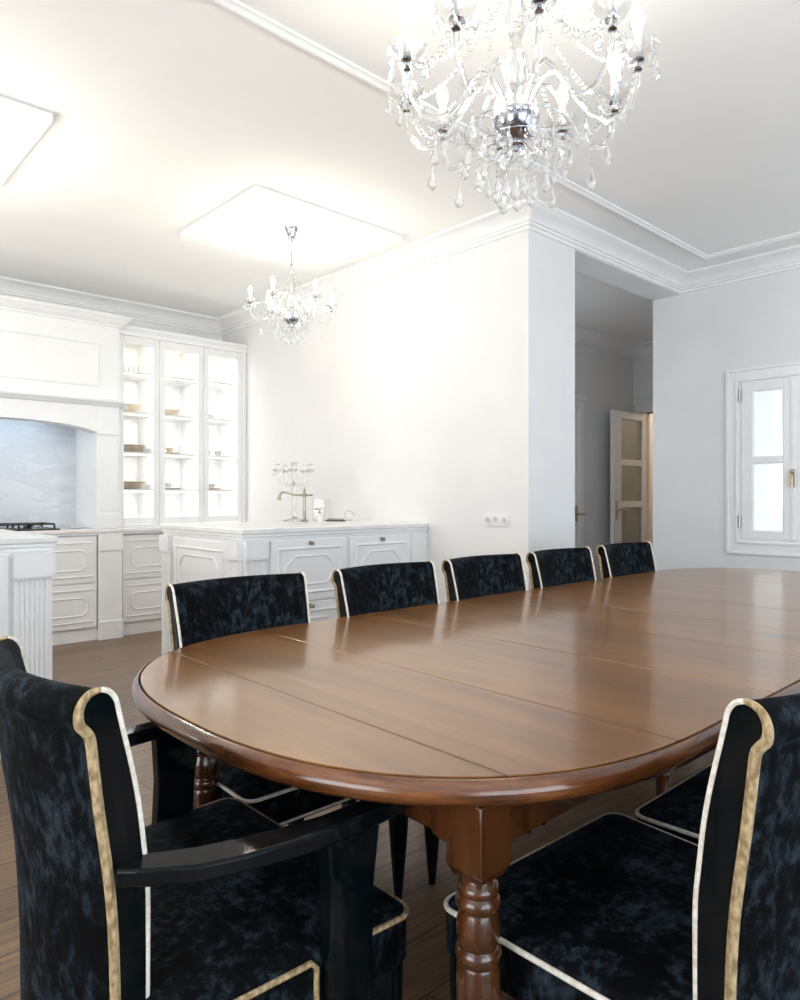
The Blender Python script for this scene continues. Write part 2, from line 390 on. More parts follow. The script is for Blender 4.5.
# windows behind / beside the camera
def back_window(nm, axis, pos, a0, a1, z0, z1):
    f = MB(); p = MB()
    def bx(b, u0, u1, d0, d1, za, zb):
        if axis == 'x': b.box(u0, u1, pos+d0, pos+d1, za, zb)
        else: b.box(pos+d0, pos+d1, u0, u1, za, zb)
    for k in range(3):
        u = a0 + (a1-a0-.06)*k/2; bx(f, u, u+.06, -.16, -.10, z0, z1)
    bx(f, a0, a1, -.16, -.10, z0, z0+.07); bx(f, a0, a1, -.16, -.10, z1-.07, z1); bx(f, a0, a1, -.15, -.11, (z0+z1)/2-.02, (z0+z1)/2+.02)
    o = struct(f.build(nm, M_trim)); bx(p, a0+.01, a1-.01, -.133, -.129, z0+.01, z1-.01); p.build('pane', M_pane, o)
back_window('window_2', 'x', YF, -.95, 1.35, .3, 2.6)
back_window('window_3', 'x', YF, 2.35, 4.65, .3, 2.6)
back_window('window_4', 'y', XL, -.35, 1.55, .3, 2.6)
back_window('window_5', 'y', XL, 3.85, 5.35, .75, 2.35)

# ------------------------------------------------------------------ hall doors
d1 = MB(); y = 4.10
x0, x1 = 7.06, 7.785
d1.box(x0, x0+.175, y, y+.045, .012, 2.17); d1.box(x1-.085, x1, y, y+.045, .012, 2.17)
for za, zb in ((.012, .30), (.60, .645), (1.075, 1.145), (1.555, 1.625), (2.09, 2.17)): d1.box(x0+.175, x1-.085, y, y+.045, za, zb)
D1 = struct(d1.build('door_1', M_trim, bevel=.004))
for za, zb in ((.30, .60), (.645, 1.075), (1.145, 1.555), (1.625, 2.09)):
    MB().box(x0+.17, x1-.08, y+.018, y+.026, za, zb).build('door_pane', M_frost, D1)
h = MB().box(x0+.055, x0+.095, y-.008, y, .94, 1.16); h.tube([(x0+.075, y-.006, 1.05), (x0+.075, y-.05, 1.05), (x0+.10, y-.056, 1.05), (x0+.20, y-.052, 1.046)], .010, 8)
h.build('door_handle', M_steel, D1, smooth=True)
# casing of that doorway, on the end wall
c = MB(); c.box(HX-.02, HX+.17, 4.14, 4.21, 0, 2.28); c.box(HX-.02, HX+.17, 3.22, 3.30, 0, 2.28); c.box(HX-.025, HX+.17, 3.20, 4.23, 2.20, 2.30); c.box(HX-.045, HX+.0, 3.18, 4.25, 2.30, 2.335)
struct(c.build('trim_hall_doorway', M_trim, bevel=.004))
# closed door in the hall's far wall, only its right casing and handle show
c = MB(); c.box(6.60, 6.69, HY-.022, HY, 0, 2.25); c.box(5.791, 6.599, HY-.022, HY, 2.17, 2.25); c.box(5.66, 6.73, HY-.045, HY, 2.25, 2.30); c.box(5.70, 5.79, HY-.022, HY, 0, 2.17)
struct(c.build('trim_hall_door_casing', M_trim))
d2 = MB().box(5.79, 6.60, HY-.012, HY, .012, 2.17)
for za, zb in ((.25, .95), (1.10, 2.02)):
    for (a0, a1, b0, b1) in ((5.90, 6.49, za, za+.03), (5.90, 6.49, zb-.03, zb), (5.90, 5.93, za, zb), (6.46, 6.49, za, zb)): d2.box(a0, a1, HY-.022, HY-.010, b0, b1)
D2 = struct(d2.build('door_2', M_trim, bevel=.003))
h = MB(); h.box(6.53, 6.57, HY-.02, HY-.010, .93, 1.10); h.tube([(6.55, HY-.015, 1.01), (6.55, HY-.065, 1.01), (6.58, HY-.07, 1.01), (6.66, HY-.066, 1.01)], .010)
h.build('door_handle', M_brass, D2, smooth=True)
wl = bpy.data.lights.new('far_room_lamp', 'POINT'); wl.energy = 14; wl.color = (1, .80, .60); wl.shadow_soft_size = .15
wo = bpy.data.objects.new('far_room_lamp', wl); COL.objects.link(wo); wo.location = (9.0, 3.95, 2.3)

# ------------------------------------------------------------------ cabinet joinery helpers
def octagon(u0, u1, v0, v1, c):
    return [(u0+c, v0), (u1-c, v0), (u1, v0+c), (u1, v1-c), (u1-c, v1), (u0+c, v1), (u0, v1-c), (u0, v0+c)]
def ring_mould(b, outline, wd, d0, d1, F):
    """closed raised moulding following the outline; F(u, v, depth)->xyz"""
    n = len(outline); cu = sum(p[0] for p in outline)/n; cv = sum(p[1] for p in outline)/n
    rings = []
    for i in range(n):
        p = Vector(outline[i]); a = (p-Vector(outline[i-1])).normalized(); c = (Vector(outline[(i+1) % n])-p).normalized()
        n0 = Vector((-a.y, a.x)); n1 = Vector((-c.y, c.x)); m = (n0+n1)/(1+n0.dot(n1))
        q = p + m*wd
        mid = p + m*wd*.5
        rings.append([F(p.x, p.y, d0), F(p.x, p.y, d1*.6), F(mid.x, mid.y, d1), F(q.x, q.y, d1*.5), F(q.x, q.y, d0)])
    b.rings(rings, True, True)
def FY(y): return lambda u, v, d: (u, y-d, v)            # face looking toward -Y
def FX(x): return lambda u, v, d: (x-d, u, v)            # face looking toward -X
def panel_front(u0, u1, v0, v1, F, oct_c=.06, bars=True, th=.020):
    """drawer or door front: slab, two raised bars and a long octagon"""
    b = MB(); b.prism([(u0, v0), (u1, v0), (u1, v1), (u0, v1)], 0, th, lambda u, v, t: F(u, v, t))
    G = lambda u, v, d: F(u, v, th+d if d > 0 else th-.002)
    if bars:
        m = .035
        ring_mould(b, octagon(u0+m+.03, u1-m-.03, v0+.098, v1-.108, min(oct_c, (v1-v0-.206)*.27)), .012, 0, .008, G)
        for v in (v0+.045, v1-.055): b.prism([(u0+m, v), (u1-m, v), (u1-m, v+.010), (u0+m, v+.010)], -.002, .009, lambda u, v, t: G(u, v, t))
    return b
def door_front(u0, u1, v0, v1, F, th=.020):
    b = MB(); b.prism([(u0, v0), (u1, v0), (u1, v1), (u0, v1)], 0, th, lambda u, v, t: F(u, v, t))
    G = lambda u, v, d: F(u, v, th+d if d > 0 else th-.002)
    ring_mould(b, [(u0+.045, v0+.045), (u1-.045, v0+.045), (u1-.045, v1-.045), (u0+.045, v1-.045)], .016, 0, .010, G)
    c = min(.07, (v1-v0)*.2)
    ring_mould(b, octagon(u0+.095, u1-.095, v0+.095, v1-.095, c), .012, 0, .008, G)
    return b
def knob(F, u, v, parent):
    p = F(u, v, .020); q = F(u, v, .045)
    b = MB(); b.tube([p, F(u, v, .03), F(u, v, .034), q, F(u, v, .052)], [.009, .005, .011, .013, .007], 10)
    b.tube([F(u, v, .020), F(u, v, .023)], .014, 12)
    return b.build('knob', M_nickel, parent, smooth=True)
def pilaster(u0, u1, z0, z1, blk, F, flutes=5, d=.0, blkd=.030, lo=True):
    """fluted pilaster with block capital between z=blk..z1 ; d = base depth"""
    b = MB(); n = flutes; wv = u1-u0
    pts = [(u0, 0)]
    m = .02
    for k in range(n):
        a = u0+m+(wv-2*m)*k/n; s = (wv-2*m)/n
        pts += [(a+s*.15, .0), (a+s*.3, -.006), (a+s*.7, -.006), (a+s*.85, 0)]
    pts += [(u1, 0)]
    out = [(u0, -.02)] + pts + [(u1, -.02)]
    dd = .022
    b.prism(out, z0, blk, lambda u, v, t: F(u, t, dd+v))
    def bl(a, c, e, f, q):
        b.prism([(a, e), (c, e), (c, f), (a, f)], 0, q, lambda u, v, t: F(u, v, t))
    bl(u0-.004, u1+.004, blk, z1, dd+blkd*.6)
    bl(u0-.002, u1+.002, blk-.010, blk, dd+.006)
    return b
def top_mould(x0, x1, y0, y1, zt, m_top, name, parent, sides):
    """stone worktop slab with stepped moulding below; overhang o"""
    o1, o2, o3 = .024, .016, .008
    b = MB(); b.box(x0-o1*sides[0], x1+o1*sides[1], y0-o1, y1+o1*sides[2], zt-.030, zt)
    top = b.build(name, m_top, parent, bevel=.006)
    b = MB(); b.box(x0-o2*sides[0], x1+o2*sides[1], y0-o2, y1+o2*sides[2], zt-.050, zt-.030)
    b.box(x0-o3*sides[0], x1+o3*sides[1], y0-o3, y1+o3*sides[2], zt-.068, zt-.050)
    b.build('cornice_moulding', M_cab, parent, bevel=.005)
    return top

# ------------------------------------------------------------------ sideboard (sink island against the partition wall)
HS = 1.012
sb = thing('kitchen_island', 'white panelled kitchen island with a tap, joined to the wall behind the dining chairs', 'kitchen island')
SX, SY, SYB = 2.070, 3.558, 4.60
MB().box(SX, XW-.002, SY, SYB, .10, HS-.068).box(SX+.03, XW-.002, SY+.03, SYB-.03, 0, .10).build('carcass', M_cab, sb)
top_mould(SX, XW-.002, SY, SYB, HS, M_stone, 'worktop', sb, (1, 0, 1))
FYs = FY(SY); FXs = FX(SX)
pilaster(SX+.002, 2.212, .10, .940, .835, FYs).build('pilaster', M_cab, sb)
pilaster(SY+.004, SY+.13, .10, .940, .835, FXs, 4).build('pilaster', M_cab, sb)
pilaster(SYB-.13, SYB-.004, .10, .940, .835, FXs, 4).build('pilaster', M_cab, sb)
door_front(SY+.155, SYB-.155, .14, .925, FXs, .012).build('end_panel', M_cab, sb)
us = [(2.245, 2.815), (2.845, 3.385)]
for u0, u1 in us:
    for v0, v1 in ((.56, .936), (.115, .548)):
        f = door_front(u0, u1, v0, v1, FYs).build('drawer', M_cab, sb, bevel=.002)
        knob(FYs, (u0+u1)/2, v1-.022, f)
MB().box(3.40, XW-.002, SY-.012, SY, .10, .94).build('filler_panel', M_cab, sb, bevel=.003)
# left island
IX = 1.042
il = thing('kitchen_island', 'pale blue-white fluted kitchen island at the left edge of the picture', 'kitchen island')
ILX = -.9
MB().box(ILX, IX, SY, SYB, .10, HS-.068).box(ILX+.03, IX-.03, SY+.03, SYB-.03, 0, .10).build('carcass', M_cab, il)
top_mould(ILX, IX, SY, SYB, HS, M_stone, 'worktop', il, (1, 1, 1))
pilaster(.876, IX-.002, 0.0, .940, .825, FYs, 6).build('pilaster', M_cab, il)
pilaster(ILX+.002, ILX+.14, 0.0, .940, .825, FYs, 6).build('pilaster', M_cab, il)
for u0, u1 in ((.315, .855), (-.235, .29), (-.77, -.245)):
    for v0, v1 in ((.56, .936), (.115, .548)):
        f = door_front(u0, u1, v0, v1, FYs).build('drawer', M_cab, il, bevel=.002)
        knob(FYs, (u0+u1)/2, v1-.022, f)

# ------------------------------------------------------------------ kitchen run on the back wall
YB = YK-.002
# base units left of / below the hob
FYk = FY(6.02)
def base_unit(x0, x1, y0, label, drawers=True):
    t = thing('base_cabinet', label, 'cabinet')
    MB().box(x0, x1, y0, YB, .10, .878).box(x0, x1, y0+.004, YB, 0, .10).build('carcass', M_cab, t)
    F = FY(y0)
    for v0, v1 in ((.115, .478), (.488, .868)):
        panel_front(x0+.012, x1-.012, v0, v1, F, .06).build('drawer', M_cab, t, bevel=.002)
    return t
base_unit(.62, 1.355, 6.02, 'white cabinet with octagon drawers at the left picture edge, behind the fluted island')
base_unit(1.36, 2.119, 6.02, 'white drawer cabinet beneath the gas hob, left of the plain pilaster')
base_unit(2.325, 2.80, 6.045, 'white drawer cabinet beneath the lit glass cupboard, right of the plain pilaster')
base_unit(2.805, XW-.002, 6.045, 'white corner drawer cabinet behind the sink island, against the partition wall')
wk = MB(); wk.box(.42, XW-.002, 5.975, YB, .90, .93); 
o = wk.build('worktop', M_stone, bevel=.005); tag(o, 'pale stone worktop running along the far kitchen wall under the hob', 'worktop')
wk = MB().box(.42, XW-.002, 5.99, YB, .879, .8995)
o = wk.build('worktop_edge_moulding', M_cab, bevel=.004); tag(o, 'slim white moulding strip under the far stone worktop', 'moulding')

# hood surround
hs = thing('range_hood', 'large white chimney hood surround with arched opening over the gas hob', 'range hood')
FYh = FY(6.0)
hx0, hx1 = .60, 2.30; nx0, nx1 = .79, 2.112
b = MB().box(hx0, hx1, 6.0, YB, 1.975, 2.64)
b.build('hood_box', M_cab, hs)
b = MB(); ring_mould(b, [(hx0+.2, 2.115), (2.13, 2.115), (2.13, 2.49), (hx0+.2, 2.49)], .022, -.002, .012, FYh); b.build('panel_moulding', M_cab, hs)
HC = [(0, 0), (.075, 0), (.075, -.018), (.060, -.030), (.045, -.048), (.022, -.066), (.012, -.072), (.012, -.085), (0, -.088)]
sweep([(hx0, YB), (hx0, 6.0), (hx1, 6.0), (hx1, 6.03)], HC, False, 2.725).build('hood_cornice', M_cab, hs)
MB().box(hx0+.002, hx1-.002, 6.002, YB, 2.64, 2.72).build('hood_cap', M_cab, hs)
MT = [(0, 0), (.062, 0), (.068, -.012), (.062, -.024), (.045, -.032), (.030, -.046), (.014, -.052), (0, -.054)]
sweep([(hx0, YB), (hx0, 6.0), (hx1, 6.0), (hx1, 6.055)], MT, False, 2.012).build('mantel_shelf', M_cab, hs)
# arched lintel
arc = []
cxn = (nx0+nx1)/2
for k in range(25):
    u = nx0+(nx1-nx0)*k/24; t_ = (u-cxn)/((nx1-nx0)/2)
    arc.append((u, 1.738+.112*math.sqrt(max(0, 1-(t_*.93)**2))-.112*math.sqrt(1-.93**2)+.002))
pts = arc + [(nx1, 1.975), (nx0, 1.975)]
b = MB().prism(pts, 0, .16, lambda u, v, t: (u, 6.0+t, v)); b.build('arched_lintel', M_cab, hs)
for a0, a1 in ((nx1, hx1), (hx0, nx0)):
    b = MB(); b.box(a0, a1, 6.0, YB, .931, 1.975); b.box(a0+.02, a1-.02, 5.992, 6.0, 1.08, 1.69); b.box(a0-.0, a1+.0, 5.985, 6.0, 1.72, 1.735)
    b.box(a0, a1+.0, 5.982, 6.0, .931, 1.055)
    b.build('hood_pilaster', M_cab, hs, bevel=.003)
MB().box(nx0, nx1, YB-.03, YB, .931, 1.975).build('splashback', M_marble, hs)
MB().box(nx0, nx1, 6.16, YB-.03, 1.93, 1.974).build('extractor', M_steel, hs)
# pilaster under the hood leg, at floor
pl = thing('cabinet_pilaster', 'plain white square pilaster between the drawer units under the hood leg', 'pilaster')
b = MB().box(2.125, 2.318, 5.985, YB, 0, .878); b.build('shaft', M_cab, pl, bevel=.003)
b = MB().box(2.115, 2.322, 5.965, 5.985, 0, .155); b.build('foot_block', M_cab, pl, bevel=.003)
b = MB().box(2.118, 2.321, 5.972, 5.985, .745, .878); b.build('capital_block', M_cab, pl, bevel=.003)
area('hood_light', (1.45, 6.33, 1.92), (0, 0, 0), .8, .08, 1.6, (.74, .87, 1.0))

# glass cupboard
gc = thing('glass_cabinet', 'tall lit white display cupboard with three glazed doors beside the hood', 'display cabinet')
gx0, gx1, gy = 2.302, XW-.004, 6.06
b = MB(); b.box(gx0, gx1, YB-.02, YB, .931, 2.67); b.box(gx0, gx0+.02, gy+.022, YB-.02, .931, 2.60); b.box(gx1-.05, gx1, gy+.022, YB-.02, .931, 2.60)
b.box(gx0, gx1, gy+.022, YB-.02, 2.60, 2.67); b.box(gx0, gx1, gy+.022, YB-.02, .931, .955)
xs = [gx0+.006, 2.680, 3.108, 3.515]
for x in xs[1:3]: b.box(x-.009, x+.009, gy+.03, YB-.02, .955, 2.60)
b.build('carcass', M_cabin, gc)
b = MB(); b.box(gx0, gx1, gy-.004, gy+.022, 2.605, 2.655); b.box(gx0, gx1+.002, gy-.026, gy+.022, 2.655, 2.685); b.box(gx0, gx1, gy-.014, gy+.022, 2.64, 2.656); b.box(3.517, gx1, gy, gy+.022, .931, 2.605)
b.build('cupboard_cornice', M_cab, gc, bevel=.004)
SH = [1.266, 1.594, 1.947, 2.301]
for k in range(3):
    for z in SH:
        x0 = xs[k]+.012; x1 = xs[k+1]-.012
        MB().box(x0, x1, gy+.05, YB-.021, z-.020, z).build('shelf', M_cabin, gc)
    x0, x1 = xs[k]+.002, xs[k+1]-.002
    f = MB(); z0, z1 = .958, 2.60
    f.box(x0, x0+.052, gy, gy+.020, z0, z1); f.box(x1-.052, x1, gy, gy+.020, z0, z1); f.box(x0+.052, x1-.052, gy, gy+.020, z0, z0+.06); f.box(x0+.052, x1-.052, gy, gy+.020, z1-.07, z1)
    dd = f.build('glazed_door', M_cab, gc, bevel=.004)
    MB().box(x0+.05, x1-.05, gy+.008, gy+.012, z0+.058, z1-.068).build('pane', M_pane, dd)
    for z in SH[0:4]+[2.60]:
        MB().box(xs[k]+.03, xs[k+1]-.03, gy+.052, gy+.064, z-.027, z-.0202).build('led_strip', M_led, gc)
for i, z in enumerate(SH+[2.60]):
    for k in range(3):
        area('shelf_light', ((xs[k]+xs[k+1])/2, gy+.12, z-.032), (R(12), 0, 0), .30, .03, 1.3, (1, .93, .80) if i == 4 else (.98, .98, 1))

# crockery on the shelves
def stack(name, label, x, y, z, r, n, m, bowl=False, cat='plate', group=None):
    t = thing(name, label, cat, (x, y, z), 0, group) if n > 1 else None
    for k in range(n):
        zz = k*.011 if not bowl else k*.02
        if bowl: pr = [(r*.35, 0), (r*.4, .004), (r*.8, .03), (r, .06), (r*.97, .06), (r*.75, .03), (r*.3, .010)]
        else: pr = [(r*.55, 0), (r*.6, .003), (r, .014), (r*.99, .018), (r*.6, .008), (0, .006)]
        o = MB().lathe([(a, c_+zz) for a, c_ in pr], (0, 0, 0), 20).build('plate' if not bowl else 'bowl', m, t, smooth=True)
        if t is None: o.location = (x, y, z); o.name = name; tag(o, label, cat, group); return o
    return t
GR = 'crockery in the lit glass cupboard'
def plates(x, z, r, n, m, where):
    for k in range(n):
        o = MB().lathe([(r*.5, 0), (r*.6, .002), (r, .014), (r*.99, .019), (r*.6, .010), (.001, .009)], (0, 0, 0), 22).build('plate', m, smooth=True)
        o.location = (x, 6.29, z+.0005+k*.0125); tag(o, where[k] if isinstance(where, list) else where, 'plate', GR)
def bowl(x, z, r, h, m, label, y=6.29):
    o = MB().lathe([(r*.4, 0), (r*.45, .004), (r*.85, h*.5), (r, h), (r*.96, h), (r*.78, h*.5), (.001, h*.15)], (0, 0, 0), 22).build('bowl', m, smooth=True)
    o.location = (x, y, z+.0005); tag(o, label, 'bowl', GR)
bowl(2.50, 1.947, .10, .08, M_crock, 'tan bowl on the second shelf from the top behind the left glass door')
plates(2.50, 1.594, .125, 3, M_crock, 'tan plate in the small stack at mid height behind the left glass door')
plates(2.50, 1.594+.038, .145, 2, M_crock, 'wider plate on top of the mid-height stack behind the left glass door')
plates(2.49, 1.266, .12, 3, M_crock, 'tan plate in the low stack behind the left glass door')
plates(2.49, 1.266+.038, .150, 2, M_crock, 'wide tan platter on top of the low stack behind the left glass door')
bowl(2.49, .955, .10, .06, M_white_c, 'pale bowl on the bottom board behind the left glass door')
bowl(2.89, 1.947, .085, .065, M_crock, 'light tan bowl on the second shelf from the top behind the middle glass door')
plates(2.88, 1.594, .09, 1, M_crock, 'small plate under a cup behind the middle glass door')
bowl(2.88, 1.608, .035, .05, M_crock, 'small cup on a saucer behind the middle glass door')
plates(2.88, 1.266, .13, 1, M_white_c, 'wide pale plate low behind the middle glass door')
bowl(2.87, 1.280, .035, .045, M_greyc, 'small cup on the wide pale plate behind the middle glass door')
bowl(3.30, 1.947, .05, .05, M_greyc, 'small grey cup on the upper shelf behind the right glass door')
bowl(3.26, 1.594, .035, .05, M_greyc, 'left grey cup of the pair behind the right glass door')
bowl(3.38, 1.594, .035, .05, M_greyc, 'right grey cup of the pair behind the right glass door')
plates(3.31, 1.266, .10, 1, M_crock, 'small tan saucer low behind the right glass door')
bowl(3.31, 1.280, .035, .045, M_greyc, 'grey cup on the tan saucer low behind the right glass door')
# glass tumblers on the upper left shelf
for k in range(3):
    o = MB().lathe([(.022, 0), (.026, .004), (.032, .085), (.030, .085), (.023, .008), (.001, .006)], (0, 0, 0), 14).build('tumbler', M_crystal, smooth=True)
    o.location = (2.38+.085*k, 6.27, 2.3015)
    tag(o, 'clear glass tumbler on the top shelf behind the left glass door', 'glass', 'tumblers in the glass cupboard')

# gas hob
hb = thing('gas_hob', 'black cast-iron gas hob on the worktop inside the arched hood niche', 'gas hob', (1.45, 6.20, .9305))
MB().box(-.45, .38, -.19, .20, 0, .012).build('hob_plate', M_iron, hb, bevel=.004)
for gxk in (-.30, -.03, .23):
    b = MB(); w_ = .11
    for s_ in (-1, 1):
        b.tube([(gxk+s_*w_, -.17, .02), (gxk+s_*w_, -.16, .048), (gxk+s_*w_, .16, .048), (gxk+s_*w_, .17, .02)], .008, 6)
    for yy in (-.12, 0, .12): b.tube([(gxk-w_, yy, .048), (gxk+w_, yy, .048)], .007, 6)
    b.tube([(gxk, -.16, .048), (gxk, .16, .048)], .006, 6)
    for q in ((-w_, -.17), (w_, -.17), (-w_, .17), (w_, .17)): b.tube([(gxk+q[0], q[1], .010), (gxk+q[0], q[1], .03)], .008, 6)
    b.build('pan_support', M_iron, hb, smooth=True)
    for yy in (-.08, .09): MB().lathe([(.045, .010), (.045, .022), (.03, .028), (.03, .036), (.001, .038)], (gxk, yy, 0), 16).build('burner', M_silver if yy < 0 else M_iron, hb, smooth=True)
o = MB().lathe([(.03, 0), (.075, .006), (.078, .012), (.04, .008), (.001, .006)], (0, 0, 0), 18).build('spoon_rest', M_white_c, smooth=True)
o.location = (2.02, 6.24, .9305); tag(o, 'small white dish on the worktop right of the gas hob', 'dish')

# ------------------------------------------------------------------ things on the sink island
tp = thing('kitchen_tap', 'tall aged-metal bridge tap with a curved spout on the sink island', 'tap', (2.99, 4.26, HS+.0005)); tp.scale = (1, 1, .93)
b = MB().lathe([(.030, 0), (.030, .008), (.018, .014), (.012, .03), (.014, .05), (.011, .07), (.013, .11), (.010, .14), (.012, .20), (.018, .205), (.016, .225), (.010, .235), (.013, .25), (.006, .262), (.004, .275), (.001, .28)], (0, 0, 0), 16)
b.build('tap_body', M_nickel, tp, smooth=True)
dv = Vector((-.734, .679, 0))*1.0   # spout swings to the picture's left
sp = [(0, 0, .213), (.05, 0, .213), (.10, 0, .218), (.145, 0, .232), (.175, 0, .238), (.198, 0, .228), (.208, 0, .205), (.21, 0, .185)]
b = MB().tube([(-.679*p[0]*.9, .734*p[0]*.9, p[2]) for p in sp], [.009, .008, .008, .008, .009, .009, .009, .011], 10)
b.tube([(-.679*.189, .734*.189, .19), (-.679*.189, .734*.189, .172)], .014, 10)
b.build('spout', M_nickel, tp, smooth=True)
MB().tube([(0, 0, .213), (.03, -.032, .213), (.042, -.045, .213)], [.007, .006, .009], 8).build('lever', M_nickel, tp, smooth=True)
sd = thing('soap_dispenser', 'small pump soap dispenser on the sink island beside the dark tray', 'soap dispenser', (3.10, 4.22, HS+.0005))
MB().lathe([(.022, 0), (.024, .01), (.024, .05), (.014, .062), (.009, .066)], (0, 0, 0), 16).build('bottle', M_white_c, sd, smooth=True)
b = MB().lathe([(.012, .06), (.012, .072), (.005, .074), (.005, .09), (.012, .092), (.012, .100), (.001, .101)], (0, 0, 0), 12); b.tube([(0, 0, .096), (-.028, .025, .094)], .005, 8)
b.build('pump', M_nickel, sd, smooth=True)
tr = thing('dark_tray', 'small dark tray lying on the sink island right of the soap pump', 'tray', (3.26, 4.23, HS+.0005), R(-42))
MB().box(-.075, .075, -.035, .035, 0, .012).build('tray_base', M_dark, tr, bevel=.004)
MB().box(-.06, .06, -.022, .022, .012, .026).build('soap_bar', M_greyc, tr, bevel=.006)
o = MB().ball((0, 0, .042), .042, 20, 14).lathe([(.02, 0), (.018, .006), (.008, .01)], (0, 0, 0), 12).build('glass_ball', M_crystal, smooth=True)
o.location = (3.38, 4.22, HS+.0005); tag(o, 'small clear glass ball on the sink island near the wall', 'glass ornament')
# clear upright glass panel
o = MB().box(-.075, .075, -.004, .004, 0, .17).box(-.06, .06, -.03, .03, 0, .008).build('glass_stand', thin_glass('clear_acrylic', .05, (.97, .97, .97)), bevel=.001)
o.location = (3.22, 4.36, HS+.0005); o.rotation_euler = (0, 0, R(-43)); tag(o, 'clear upright glass panel on the sink island behind the soap pump', 'glass panel')
# crystal candelabra
cd = thing('crystal_candelabra', 'clear crystal candelabra with curled arms on the sink island beside the tap', 'candelabra', (3.03, 4.45, HS+.0005)); cd.scale = (1.22, 1.22, 1.2)
MB().lathe([(.07, 0), (.068, .008), (.03, .016), (.014, .03), (.018, .05), (.012, .07), (.012, .18), (.020, .20), (.012, .22), (.016, .27), (.024, .29), (.014, .31), (.010, .34), (.020, .36), (.024, .37), (.001, .38)], (0, 0, 0), 18).build('stem', M_crystal, cd, smooth=True)
for k in range(5):
    a = 2*PI*k/5+.3; ca, sa = math.cos(a), math.sin(a)
    P = [(.01, .24), (.04, .225), (.08, .235), (.105, .26), (.108, .29), (.105, .31)]
    b = MB().tube([(ca*r_, sa*r_, z_) for r_, z_ in P], .007, 8)
    am = b.build('candle_arm', M_crystal, cd, smooth=True)
    MB().lathe([(.008, .305), (.026, .315), (.034, .325), (.032, .328), (.012, .318), (.012, .35), (.016, .362), (.010, .362), (.001, .35)], (ca*.105, sa*.105, 0), 12).build('bobeche', M_crystal, am, smooth=True)
    for j in range(3):
        b = MB(); aa = a+(j-1)*.9; b.octa((ca*.105+math.cos(aa)*.03, sa*.105+math.sin(aa)*.03, .295), .006, .02); b.build('crystal_drop', M_crystal, am)

# triple socket on the partition wall
so = thing('wall_socket', 'white rounded triple power socket on the partition wall above the chairs', 'socket', (XW, 2.914, 1.048))
pts = []
for k in range(13): a = -PI/2+PI*k/12; pts.append((.078+.035*math.cos(a), .042*math.sin(a)))
for k in range(13): a = PI/2+PI*k/12; pts.append((-.078+.035*math.cos(a), .042*math.sin(a)))
MB().prism(pts, 0, .008, lambda u, v, t: (-t-.0005, u, v)).build('plate', M_sock, so, bevel=.002)
for dy in (-.070, 0, .070):
    b = MB().tube([(-.008, dy, 0), (-.014, dy, 0)], .029, 20); ou = b.build('outlet', M_sock, so, bevel=.002)
    b = MB().tube([(-.0138, dy, 0), (-.0148, dy, 0)], .019, 20); b.build('recess', M_grey, ou)

# ------------------------------------------------------------------ dining table
TZ = .77; tx0, tx1, ty0, ty1 = .597, 4.46, .548, 1.985
ta = .713; tcy = (ty0+ty1)/2; tb = (ty1-ty0)/2
def outline(inset=0, n=40):
    a = ta-inset; b = tb-inset; e = 2/2.5; pts = []
    for k in range(n+1):
        t = PI/2 + PI*k/n; c, s = math.cos(t), math.sin(t)
        pts.append((tx0+ta+math.copysign(abs(c)**e, c)*a, tcy+math.copysign(abs(s)**e, s)*b))
    for k in range(n+1):
        t = -PI/2 + PI*k/n; c, s = math.cos(t), math.sin(t)
        pts.append((tx1-ta+math.copysign(abs(c)**e, c)*a, tcy+math.copysign(abs(s)**e, s)*b))
    out = [pts[0]]
    for p in pts[1:]:
        if (Vector(p)-Vector(out[-1])).length > 1e-4: out.append(p)
    if (Vector(out[0])-Vector(out[-1])).length < 1e-4: out.pop()
    return out
def clip(poly, x, keep_right):
    out = []; n = len(poly)
    for i in range(n):
        p, q = poly[i], poly[(i+1) % n]
        ip = (p[0] >= x) == keep_right; iq = (q[0] >= x) == keep_right
        if ip: out.append(p)
        if ip != iq:
            t = (x-p[0])/(q[0]-p[0]); out.append((x, p[1]+t*(q[1]-p[1])))
    return out
tbl = thing('dining_table', 'long oval brown wooden dining table with turned legs and glossy leaves', 'table', (2.53, 1.266, 0))
off = Vector((-2.53, -1.266, 0))
def tl(o): o.parent = tbl; o.location = off; return o
IN = .019
seams = [.854, 1.198, 1.645, 2.065, 2.458, 2.88, 3.30, 3.72, 4.10]
inner = outline(IN); ed = [-9]+seams+[9]
for i in range(len(ed)-1):
    p = inner
    if ed[i] > -9: p = clip(p, ed[i]+.0012, True)
    if ed[i+1] < 9: p = clip(p, ed[i+1]-.0012, False)
    o = MB().prism(p, TZ-.022, TZ, lambda u, v, t: (u, v, t)).build('table_leaf', M_table, bevel=.0012, seg=1); tl(o)
rp = [(IN-.0032, TZ-.006), (IN-.0045, TZ-.002), (.012, TZ-.003), (.008, TZ-.006), (.006, TZ-.010), (.002, TZ-.014), (.0, TZ-.021), (.0, TZ-.029), (.004, TZ-.037), (.010, TZ-.041), (.014, TZ-.045), (.024, TZ-.047), (.09, TZ-.047), (.09, TZ-.024), (IN-.002, TZ-.024)]
cache = {}
rings = [outline(i_) for i_, z_ in rp]
npt = min(len(r) for r in rings)
rr = [[(rings[j][k][0], rings[j][k][1], rp[j][1]) for j in range(len(rp))] for k in range(npt)]
b = MB(); b.rings(rr, True, True); tl(b.build('tabletop_edge', M_rim, smooth=True))
